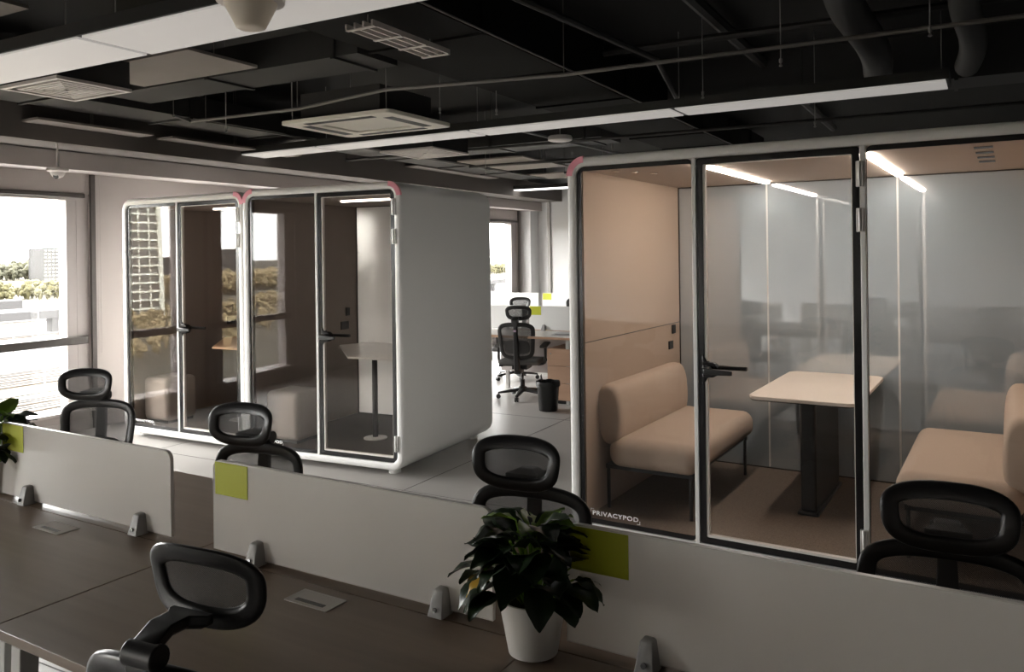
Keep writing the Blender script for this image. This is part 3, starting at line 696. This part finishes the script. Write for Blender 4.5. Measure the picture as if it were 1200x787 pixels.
def plant(label, loc, seed, rz=0, pale=.12):
    rnd = random.Random(seed)
    t = thing('potted_plant', label, 'plant', loc, rz, 'potted plants on the desks')
    b = MB(); b.lathe([(.052, 0), (.058, .003), (.079, .120), (.0815, .126), (.0815, .132), (.0755, .132), (.073, .118)], n=40); b.build('pot', M['pot'], t, ang=50)
    b = MB(); b.lathe([(.068, .110), (.067, .120), (.01, .124)], n=24); b.build('soil', M['soil'], t)
    lv = MB(); st = MB(); lv.limit = .105 if rz == 0 else 9
    N = 74
    for i in range(N):
        f = i / N; az = i * 2.39996 + rnd.uniform(-.3, .3)
        h = .155 + .14 * (1 - f) + rnd.uniform(-.015, .02); r = .02 + .085 * f ** .8 + rnd.uniform(-.01, .012)
        p = Vector((r * cos(az), r * sin(az), h))
        L = rnd.uniform(.080, .115) * (1 if f > .12 else .8); w = L * rnd.uniform(.30, .40)
        el = rnd.uniform(.25, .9) - .7 * f; bend = rnd.uniform(.5, 1.15)
        mi = 1 if (f < pale and rnd.random() < .5) else 0
        leaf(lv, p, az, el, L, w, bend, mi, rnd.uniform(-.5, .5))
        m = p * .5; st.tube([(.25 * p.x, .25 * p.y, .115), (m.x * 1.0, m.y * 1.0, .115 + (h - .115) * .6), tuple(p)], .0022, 5)
    for az, r, h, L, el, mi in ((3.0, .06, .20, .10, .1, 1), (2.2, .03, .25, .09, .9, 1), (1.2, .02, .27, .10, .8, 1), (-2.4, .10, .18, .07, -.2, 2), (-2.0, .05, .22, .09, .4, 1)):
        leaf(lv, (r * cos(az), r * sin(az), h), az, el, L, .022, .8, mi)
    lv.build('foliage', [M['leaf'], M['leaf2'], M['leaf3']], t, ang=80)
    st.build('stems', M['leaf2'], t)
    return t
plant('leafy dark green plant in a white pot between second and third screens', (-.885, 1.683, .7505), 11)
plant('potted leafy plant at the extreme left edge beside the first screen', (-3.42, 1.86, .7505), 5, 1.7, .6)

# ------------------------------------------------------------------ office chairs
def outline(wt, wb, z0, z1, r, n=7):
    """closed outline, rounded, tapering from wt (top half width) to wb (bottom half width)"""
    N = 64; zc, hz = (z0 + z1) / 2, (z1 - z0) / 2; hx = (wt + wb) / 2; res = []
    e1 = min(.9, r / hx * 1.35 + .10); e2 = min(.9, r / hz * .72 + .08)
    for k in range(N):
        a = 2 * pi * k / N; c, s_ = cos(a), sin(a)
        z = zc + hz * abs(s_) ** e2 * (1 if s_ > 0 else -1)
        x = (hx + (wt - wb) / 2 * (z - zc) / hz) * abs(c) ** e1 * (1 if c > 0 else -1)
        res.append((x, z))
    # even spacing along the curve
    L_ = [0.]
    for k in range(N): p, q = res[k], res[(k + 1) % N]; L_.append(L_[-1] + math.hypot(p[0] - q[0], p[1] - q[1]))
    out = []
    for m_ in range(N):
        t_ = L_[-1] * m_ / N; k = max(i for i in range(N) if L_[i] <= t_ + 1e-9); f_ = (t_ - L_[k]) / max(L_[k + 1] - L_[k], 1e-9)
        p, q = res[k], res[(k + 1) % N]; out.append((p[0] + (q[0] - p[0]) * f_, p[1] + (q[1] - p[1]) * f_))
    return out
def band(b, pts, yf, hw, hd, topbulge=0):
    n = len(pts); ls = []
    for i, (x, z) in enumerate(pts):
        a = pts[i - 1]; c = pts[(i + 1) % n]; tx, tz = c[0] - a[0], c[1] - a[1]; l = math.hypot(tx, tz) or 1; nx, nz = tz / l, -tx / l
        sec = []
        for k in range(10):
            an = 2 * pi * k / 10; u = hw * abs(cos(an)) ** .7 * (1 if cos(an) > 0 else -1); v = hd * abs(sin(an)) ** .7 * (1 if sin(an) > 0 else -1)
            X, Z_ = x + nx * (u - hw), z + nz * (u - hw)
            sec.append((X, yf(X, Z_) + v, Z_))
        ls.append(sec)
    b.loops(ls, cyc=True)
def panel(b, pts, yf, inset=.012, off=0.):
    """grid filling the outline"""
    zs = [p[1] for p in pts]; z0, z1 = min(zs) + inset, max(zs) - inset
    def half(z):
        best = 0
        for i, p in enumerate(pts):
            q = pts[(i + 1) % len(pts)]
            if (p[1] - z) * (q[1] - z) <= 0 and p[1] != q[1]:
                f = (z - p[1]) / (q[1] - p[1]); best = max(best, abs(p[0] + (q[0] - p[0]) * f))
        return max(best - inset, .002)
    nr, nc = 14, 12; vs = []
    for r in range(nr + 1):
        z = z0 + (z1 - z0) * r / nr; h = half(z)
        for c in range(nc + 1):
            x = -h + 2 * h * c / nc; vs.append((x, yf(x, z) + off, z))
    fs = [(r * (nc + 1) + c, r * (nc + 1) + c + 1, (r + 1) * (nc + 1) + c + 1, (r + 1) * (nc + 1) + c) for r in range(nr) for c in range(nc)]
    # give it thickness: back side sheet
    k = len(vs); vs2 = [(x, y + .0015, z) for x, y, z in vs]
    b.add(vs, fs)

def make_chair(label):
    """faces local -Y"""
    t = thing('office_chair', label, 'office chair', group='black mesh office chairs')
    K = M['chair_black']
    yb = lambda x, z: .215 + .075 * max(0, (z - .48)) / .42 + .03 * sin((z - .45) * 6) - .55 * x * x
    bo = outline(.232, .195, .47, .905, .085)
    b = MB(); band(b, bo, yb, .024, .012); b.build('backrest_frame', K, t, ang=60)
    b = MB(); panel(b, bo, yb, .018); b.build('backrest_mesh', M['chair_mesh'], t)
    b = MB(); lo = outline(.15, .15, .54, .70, .05); 
    vs = []
    band(b, lo, lambda x, z: yb(x, z) - .012, .016, .010); panel(b, lo, lambda x, z: yb(x, z) - .014, .006); b.build('lumbar_pad', M['chair_lumbar'], t, ang=60)
    # spine: rear column from the seat to the headrest stem
    b = MB()
    path = [(.20, .33), (.26, .36), (.285, .50), (.300, .65), (.318, .80), (.322, .88)]
    ls = []
    for i, (y, z) in enumerate(path):
        w = .042 - .018 * i / 5; d = .018
        ls.append([(-w, y - d, z), (w, y - d, z), (w * .7, y + d, z), (-w * .7, y + d, z)])
    b.loops(ls); sp = b.build('spine', K, t, bevel=.005)
    b = MB(); b.box(-.016, .016, .3365, .3385, .800, .822); o = b.build('tag', M['chair_tag'], sp); 
    b = MB(); b.tube([(0, .14, .33), (0, .20, .33)], .03, 10); b.box(-.035, .035, .10, .24, .31, .36); b.build('hinge_block', K, sp, bevel=.008)
    # headrest
    yh = lambda x, z: .172 + .012 * (z - 1.0) / .1 - .55 * x * x + .012 * ((z - 1.00) / .08) ** 2
    ho = outline(.166, .145, .916, 1.092, .074)
    b = MB(); band(b, ho, yh, .022, .009); b.build('headrest_frame', K, t, ang=60)
    b = MB(); panel(b, ho, yh, .016); b.build('headrest_mesh', M['chair_mesh'], t)
    b = MB(); arc = [(0, .325, .86), (0, .330, .905), (0, .315, .940), (0, .280, .958), (0, .240, .957), (0, .215, .950), (0, .200, .950)]
    ls = []
    for i, p in enumerate(arc):
        q = arc[min(i + 1, len(arc) - 1)]; o_ = arc[max(i - 1, 0)]
        d = (Vector(q) - Vector(o_)).normalized(); n_ = Vector((0, -d.z, d.y)); w = .030
        if i >= 5: w = .055
        P = Vector(p); h = .014
        ls.append([P + Vector((-w, 0, 0)) + n_ * h * .4, P + Vector((-w * .7, 0, 0)) + n_ * h, P + Vector((w * .7, 0, 0)) + n_ * h, P + Vector((w, 0, 0)) + n_ * h * .4, P + Vector((w, 0, 0)) - n_ * h, P + Vector((-w, 0, 0)) - n_ * h])
    b.loops(ls); b.tube([(-.04, .322, .925), (.04, .322, .925)], .026, 16); b.build('headrest_bracket', K, t, bevel=.003)
    # seat
    b = MB(); b.rbox(-.245, .245, -.27, .20, .405, .470, .03, 5)
    b.v = [(x, y, z - (.03 * max(0, (-y - .17) / .1) ** 2 if y < -.17 else 0)) for x, y, z in b.v]
    b.build('seat', M['chair_lumbar'], t, ang=80)
    b = MB(); b.box(-.09, .09, -.12, .14, .35, .405); b.tube([(.09, 0, .375), (.26, -.02, .37)], .008, 8); b.tube([(.24, -.02, .37), (.29, -.02, .366)], .014, 8); b.build('tilt_mechanism', K, t, bevel=.01)
    for s in (-1, 1):
        b = MB(); x = s * .27
        b.loops([[(s * .20, -.02, .385), (s * .20, .06, .385), (s * .20, .06, .40), (s * .20, -.02, .40)], [(x, -.02, .40), (x, .06, .40), (x + s * .012, .06, .415), (x + s * .012, -.02, .415)],
                 [(x, -.005, .50), (x, .045, .50), (x + s * .022, .045, .50), (x + s * .022, -.005, .50)], [(x - s * .004, -.03, .625), (x - s * .004, .04, .625), (x + s * .018, .04, .625), (x + s * .018, -.03, .625)]])
        ar = b.build('armrest', K, t, bevel=.004)
        b = MB(); b.rbox(x - .042, x + .042, -.15, .10, .62, .648, .013, 4)
        b.v = [(q[0], q[1], q[2] - .35 * max(0, q[1] - .02)) for q in b.v]
        b.build('arm_pad', M['chair_lumbar'], ar, ang=70)
    b = MB(); b.tube([(0, 0, .09), (0, 0, .22)], .028, 14); b.tube([(0, 0, .22), (0, 0, .36)], .016, 12); b.build('gas_lift', M['black'], t)
    b = MB()
    for k in range(5):
        a = radians(90 + 72 * k); c, s = cos(a), sin(a)
        def sec(r, w, z0, z1): return [(r * c - w * s, r * s + w * c, z0), (r * c + w * s, r * s - w * c, z0), (r * c + w * .7 * s, r * s - w * .7 * c, z1), (r * c - w * .7 * s, r * s + w * .7 * c, z1)]
        b.loops([sec(.0, .034, .085, .125), sec(.15, .028, .070, .105), sec(.29, .020, .058, .078)])
    b.lathe([(.05, .075), (.055, .09), (.05, .13), (.03, .14)], n=16)
    b.build('star_base', K, t, bevel=.004)
    for k in range(5):
        a = radians(90 + 72 * k); x, y = .285 * cos(a), .285 * sin(a)
        b = MB(); q = Vector((-sin(a), cos(a), 0))
        for s in (-1, 1):
            c0 = Vector((x, y, .027)) + q * (.006 * s); c1 = c0 + q * (.014 * s); b.tube([c0, c1], .027, 14)
        b.tube([(x, y, .03), (x, y, .062)], .006, 8); b.tube([Vector((x, y, .027)) - q * .006, Vector((x, y, .027)) + q * .006], .010, 8)
        b.build('caster', K, t)
    return t
chair = make_chair('black mesh chair on the far side of the desks behind the plant')
spots = [  # headrest x, y, facing (0 = towards -Y), dz, label
    (-1.262, 2.315, .06, 0, None),
    (-.030, 2.325, .04, .012, 'black mesh chair at the right before the large booth, behind the third screen'),
    (-2.56, 2.36, .14, 0, 'black mesh chair behind the second screen, before the middle booth'),
    (-4.16, 2.74, .40, 0, 'black mesh chair by the left window behind the first screen'),
    (-1.385, 1.145, pi + .08, 0, 'nearest black mesh chair, seen from behind at the lower left'),
    (-4.43, 8.15, pi + .25, 0, 'black mesh chair seen whole from behind through the gap between booths'),
    (-5.25, 9.75, .1, 0, 'black mesh chair whose headrest shows over the far screen, left'),
    (-4.45, 9.85, -.1, 0, 'black mesh chair at the far desks beside the edge of the large booth'),
]
for i, (hx, hy, r, dz, lb) in enumerate(spots):
    o = chair if i == 0 else copy_tree(chair)
    if lb: o['label'] = lb
    ox, oy = .0, .19
    o.location = (hx - (ox * cos(r) - oy * sin(r)), hy - (ox * sin(r) + oy * cos(r)), dz * 0); o.rotation_euler = (0, 0, r)

# ------------------------------------------------------------------ far desks
def far_desk(label, x0, x1, y0, y1, ped=None):
    t = thing('desk', label, 'desk', ((x0 + x1) / 2, (y0 + y1) / 2, 0), 0, 'pale desks by the far wall'); w = (x1 - x0) / 2; d = (y1 - y0) / 2
    b = MB(); b.box(-w, w, -d, d, .723, .75); b.build('desktop', M['desk_light'], t)
    b = MB(); b.box(-w, w, -d - .003, -d, .723, .7495); b.build('edge_band', M['ped_wood'], t)
    for s in (-1, 1):
        b = MB(); b.box(s * (w - .06) - .02, s * (w - .06) + .02, -d + .05, d - .03, .68, .723); b.box(s * (w - .06) - .02, s * (w - .06) + .02, -d + .05, -d + .09, 0, .68); b.build('leg', M['leg_white'], t)
    b = MB(); b.box(-w + .08, w - .08, d - .06, d - .04, .25, .70); b.build('modesty_panel', M['window_metal'], t)
    return t
far_desk('pale desk with brown edge behind the whole black chair', -5.05, -3.75, 8.1, 8.75); far_desk('pale desk beside the booth edge over the drawer unit', -3.745, -2.45, 8.1, 8.75)
far_desk('pale desk on the far side of the white screen, left', -5.05, -3.75, 8.83, 9.45); far_desk('pale desk on the far side of the white screen, right', -3.745, -2.45, 8.83, 9.45)
far_desk('pale desk nearest the left end under the far white wall', -6.6, -5.2, 11.05, 11.68); far_desk('pale desk along the farthest screen', -5.195, -3.8, 11.05, 11.68)
far_desk('pale desk left of the whole black chair', -6.35, -5.055, 8.1, 8.75)
def far_screen(label, x0, x1, y, patch):
    t = thing('desk_screen', label, 'desk screen', (x0, y, .75), 0, 'white screens on the far desks')
    Ls = x1 - x0; b = MB(); b.box(0, Ls, -.008, .008, .01, .295); b.build('panel', M['white_panel'], t, bevel=.003)
    if patch:
        b = MB(); b.box(.01, .165, -.011, -.0085, .185, .290); b.build('lime_square', M['lime'], t)['label'] = 'lime green square'
    for x in (.2, Ls - .2):
        b = MB(); b.loops([[(x - .024, -.05, 0), (x + .024, -.05, 0), (x + .024, 0.02, 0), (x - .024, 0.02, 0)], [(x - .012, -.02, .07), (x + .012, -.02, .07), (x + .012, .012, .07), (x - .012, .012, .07)]]); b.build('clamp', M['clamp'], t)
    return t
far_screen('white far screen with lime square beside the whole black chair headrest', -4.615, -3.0, 8.79, True)
far_screen('white far screen behind the whole black chair, reaching the white booth', -6.3, -4.72, 8.79, False)
far_screen('farthest white screen with lime square under the trunking', -5.91, -4.6, 11.72, True)
far_screen('farthest white screen left of the lime square', -7.2, -5.98, 11.72, False)
b = MB(); b.box(-.22, .22, -.15, .15, 0, .004); b.box(-.18, .19, -.13, .13, .004, .012)
o = tag(b.build('document', M['paper'], smooth=False), 'flat sheets lying on the far desk beside the booth edge', 'papers'); o.location = (-3.9, 8.5, .7505); o.rotation_euler = (0, 0, .2)
t = thing('drawer_pedestal', 'brown wood drawer unit under the far desk behind the bin', 'drawer unit', (-3.85, 8.42, 0))
b = MB(); b.box(-.21, .21, -.26, .26, .04, .62); b.build('body', M['ped_wood'], t, bevel=.003)
for k in range(3):
    z = .045 + k * .192; b = MB(); b.box(-.205, .205, -.278, -.262, z, z + .187); d_ = b.build('drawer', M['ped_wood'], t, bevel=.002)
b = MB(); b.lathe([(.008, 0), (.008, .006), (.004, .007)], n=10); o = b.build('lock', M['chrome'], t); o.location = (-.16, -.278, .56); o.rotation_euler = (pi / 2, 0, 0)
b = MB(); b.box(-.19, .19, -.24, .24, 0, .04); b.build('plinth', M['black'], t)
t = thing('waste_bin', 'black waste bin lined with a bag beside the drawer unit', 'waste bin', (-3.87, 7.78, 0))
b = MB(); b.lathe([(.095, 0), (.10, .005), (.122, .29), (.128, .295), (.128, .31), (.118, .31), (.096, .012), (.01, .012)], n=28); b.build('bucket', M['bin'], t, ang=50)
b = MB(); ls = []
for r, z in ((.119, .27), (.120, .312), (.130, .316), (.133, .28), (.131, .262)):
    ls.append([((r + .003 * sin(k * 2.3)) * cos(2 * pi * k / 28), (r + .003 * sin(k * 2.3)) * sin(2 * pi * k / 28), z + .004 * sin(k * 1.7)) for k in range(28)])
b.loops(ls, close_end=False); b.tube([(-.09, .03, .31), (-.10, .03, .36), (-.095, .03, .38)], [.012, .009, .002], 6); b.build('bin_bag', M['bin'], t, ang=60)

# ------------------------------------------------------------------ outside world, 20 m below
G = -20.
def outside(name, label, cat, b, m, kind=None, group=None, **k):
    o = b.build(name, m, **k); tag(o, label, cat, group, kind); return o
b = MB(); b.box(-4500, -20, -4000, 4000, G - .5, G); outside('ground', None, None, b, M['ground'], 'structure')
b = MB(); b.box(-415, -150, 30, 1400, G + .01, G + .06); outside('rail_yard', None, None, b, M['yard'], 'structure')
b = MB(); b.box(-840, -540, -200, 2500, G + .01, G + .06); outside('field', None, None, b, M['field'], 'structure')
b = MB()
for x0, x1 in ((-136, -131), (-166, -159), (-262, -250), (-330, -310)): b.box(x0, x1, -20, 1200, G + .08, G + .14)
outside('road', 'pale straight roads crossing the rail yard outside the window', 'road', b, M['road'])
for i, x in enumerate((-112, -118, -124, -143, -149, -156, -200, -230, -285)):
    t = thing('railway_track', 'railway track outside the window, running parallel to the facade', 'railway track', (x, 460, G), 0, 'railway tracks outside')
    b = MB(); b.box(-2.3, 2.3, -480, 700, 0, .25); b.build('ballast', M['ballast'], t)
    b = MB()
    b.box(-.82, -.68, -480, 700, .25, .42); b.box(.68, .82, -480, 700, .25, .42); b.build('rails', M['rail'], t)
b = MB(); b.box(-242, -238, -40, 1200, G + 4.2, G + 6.6)
for y in range(-30, 1200, 22): b.box(-241.5, -238.5, y, y + 2, G, G + 4.2)
outside('viaduct', 'grey concrete viaduct crossing the rail yard', 'viaduct', b, M['concrete'])
k = 0
for (x, ys) in ((-128, (40, 66, 77, 95, 130, 170)), (-172, (60, 90, 97, 112, 150)), (-222, (100, 118, 132, 160, 200))):
    for y in ys:
        b = MB(); b.tube([(0, 0, 0), (0, 0, 8.5)], .16, 6); b.box(-3.2, .1, -.08, .08, 7.2, 7.4)
        outside('catenary_mast', 'thin dark mast standing in the rail yard outside', 'mast', b, M['mast'], group='masts in the rail yard', loc=(x, y, G))
# white wagons / sheds in the yard
rw = random.Random(3)
for i in range(16):
    x = rw.choice((-180, -190, -212, -270, -297, -345, -370)); y = 60 + i * 16 + rw.uniform(-5, 5); b = MB(); h = rw.uniform(1.6, 3.6); l = rw.uniform(6, 16)
    b.box(-1.6, 1.6, -l, l, 0, h); b.prism([(-1.7, h), (1.7, h), (0, h + .8)], 'y', -l, l)
    outside('rail_wagon', 'pale low wagon standing in the rail yard outside', 'wagon', b, M['road'] if i % 3 else M['concrete'], group='wagons in the rail yard', loc=(x, y, G))
# tree belts
import bmesh as _bm
tb = _bm.new(); _bm.ops.create_icosphere(tb, subdivisions=1, radius=1); IV = [v.co.copy() for v in tb.verts]; IF = [tuple(v.index for v in f.verts) for f in tb.faces]; tb.free()
def belt(label, m, n, fx, hmin, hmax, seed):
    r = random.Random(seed); b = MB()
    for i in range(n):
        x, y = fx(r, i); h = r.uniform(hmin, hmax); w = h * r.uniform(.28, .42)
        ph = r.uniform(0, 6)
        for q in range(6):
            a = r.uniform(0, 6.3); rr = w * r.uniform(.2, .75); zc = h * r.uniform(.3, .82); u = w * r.uniform(.28, .5)
            b.add([(x + rr * cos(a) + v.x * u * (1 + .3 * sin(5 * v.z + ph + q)), y + rr * sin(a) + v.y * u * (1 + .3 * cos(6 * v.x + ph + q)), G + zc + v.z * u * 1.1) for v in IV], IF)
        b.add([(x + v.x * w * .3, y + v.y * w * .3, G + h * .4 + v.z * h * .42) for v in IV], IF)
    outside('tree_belt', label, 'trees', b, m, 'stuff', smooth=False)
belt('olive-yellow belt of trees beyond the rail yard', M['tree_olive'], 1500, lambda r, i: (-430 - r.uniform(0, 70), -60 + i * .7), 6, 12, 1)
belt('distant band of trees along the horizon outside the window', M['tree_far'], 1500, lambda r, i: (-850 - r.uniform(0, 120), -400 + i * 1.1), 14, 24, 2)
belt('brown leafless trees below the tower reflected in the leftmost booth', M['tree_brown'], 700, lambda r, i: (-140 - r.uniform(0, 110) - (i % 3) * 15, -330 + i * .36), 3, 7, 3)
belt('distant brown trees mirrored in the booth glass', M['tree_brown'], 1200, lambda r, i: (-360 - r.uniform(0, 90), -900 + i * .68), 9, 16, 4)
# buildings
def block(label, x, y, w, d, h, m, rows, cols, name='building', rz=0):
    t = thing(name, label, 'building', (x, y, G), rz)
    b = MB(); b.box(-w, w, -d, d, 0, h); b.build('walls', m, t)
    b = MB(); b.box(-w * 1.02, w * 1.02, -d * 1.02, d * 1.02, h, h + .6); b.build('roof', M['concrete'], t)
    b = MB()
    for r in range(rows):
        z = h * (r + .3) / rows
        for c in range(cols):
            y0 = -d + 2 * d * (c + .2) / cols; b.box(w, w + .1, y0, y0 + 2 * d / cols * .6, z, z + h / rows * .45)
    b.build('windows', M['tower_glass'], t)
    return t
block('grey-brown block standing beyond the distant trees outside the window', -820, 500, 13, 14, 33, M['bldg_grey'], 9, 7)
block('low pale building beyond the trees, left of the grey block', -1030, 380, 14, 30, 30, M['road'], 3, 9)
t = block('yellow-roofed shed mirrored in the leftmost booth door', -330, -330, 14, 9, 9, M['yellow'], 2, 5)
for i, (x, y, h) in enumerate(((-520, -520, 26), (-600, -470, 22), (-480, -640, 24), (-700, -600, 30), (-620, -300, 20))):
    block(['pale city block mirrored in the booth door, nearest', 'low city block mirrored in the booth glass', 'city block mirrored behind the yellow shed', 'tall distant city block mirrored in the glass', 'distant city block right of the mirrored tower'][i], x, y, 12, 16, h, M['road'] if i % 2 else M['bldg_grey'], 7, 7)
# the tower mirrored in the leftmost booth: slightly tapering curved corner
TXc, TYc = -262, -170
t = thing('residential_tower', 'tall pale gridded tower seen mirrored in the leftmost booth', 'tower', (TXc, TYc, G), radians(0))
H = 95; N = 30
def tsec(z):
    s = 1 - .16 * max(0, (z - 10) / H) ; return s
b = MB(); ls = []
for k in range(13):
    z = H * k / 12; s = tsec(z); ls.append([(-11 * s, -13 * s, z), (11 * s, -13 * s, z), (11 * s, 13 * s, z), (-11 * s, 13 * s, z)])
b.loops(ls); b.build('core', M['tower_glass'], t, smooth=False)
b = MB()
for f in range(N + 1):
    z = 4 + (H - 4) * f / N; s = tsec(z); b.box(-11 * s - .4, 11 * s + .4, -13 * s - .4, 13 * s + .4, z - .35, z + .35)
b.build('floor_bands', M['tower_white'], t, smooth=False)
b = MB()
for c in range(7):
    g = -1 + 2 * c / 6; wv = .75 if c in (0, 6) else (.5 if c % 3 == 0 else .28)
    for (ax, sg) in ((0, 1), (0, -1), (1, 1), (1, -1)):
        q0, q1 = [], []
        for z, qq in ((0, q0), (H, q1)):
            s = tsec(z)
            if ax == 0: cx, cy = g * 11 * s, sg * (13 * s + .2)
            else: cx, cy = sg * (11 * s + .2), g * 13 * s
            for dx, dy in ((-wv, -wv), (wv, -wv), (wv, wv), (-wv, wv)): qq.append((cx + dx, cy + dy, z))
        b.loops([q0, q1])
b.build('fins', M['tower_white'], t, smooth=False)

# ------------------------------------------------------------------ light
w = bpy.data.worlds.new('world'); sc.world = w; w.use_nodes = True
bg = w.node_tree.nodes['Background']; bg.inputs[0].default_value = (1.0, .975, .95, 1); bg.inputs[1].default_value = 4.6
for a, bb in wins:   # portals guide the sampling of the sky through each window
    ld = bpy.data.lights.new('window_portal', 'AREA'); ld.shape = 'RECTANGLE'; ld.size = ZT - ZS; ld.size_y = bb - a; ld.cycles.is_portal = True
    lo = bpy.data.objects.new('window_portal', ld); col.objects.link(lo); lo.location = (XW - .16, (a + bb) / 2, (ZS + ZT) / 2)
    lo.rotation_euler = (0, radians(-90), 0)

# ------------------------------------------------------------------ camera
f, yaw, pit, rol, cy = 948.2, .504, -.001, -.013, 298.1
F = Vector((-sin(yaw) * cos(pit), cos(yaw) * cos(pit), sin(pit))); R = Vector((cos(yaw), sin(yaw), 0)); U = R.cross(F)
R2 = R * cos(rol) + U * sin(rol); U2 = -R * sin(rol) + U * cos(rol)
cd = bpy.data.cameras.new('camera'); cam = bpy.data.objects.new('camera', cd); col.objects.link(cam)
mw = Matrix((R2, U2, -F)).transposed().to_4x4(); mw.translation = Vector((0, 0, 1.685)); cam.matrix_world = mw
cd.sensor_width = 36; cd.sensor_fit = 'HORIZONTAL'; cd.lens = f / 1200 * 36; cd.shift_y = -(393.5 - cy) / 1200; cd.clip_end = 6000; cd.clip_start = .05
sc.camera = cam
sc.view_settings.view_transform = 'Standard'; sc.view_settings.look = 'None'; sc.view_settings.gamma = 1; sc.view_settings.use_curve_mapping = False
sc.view_settings.exposure = 2.7
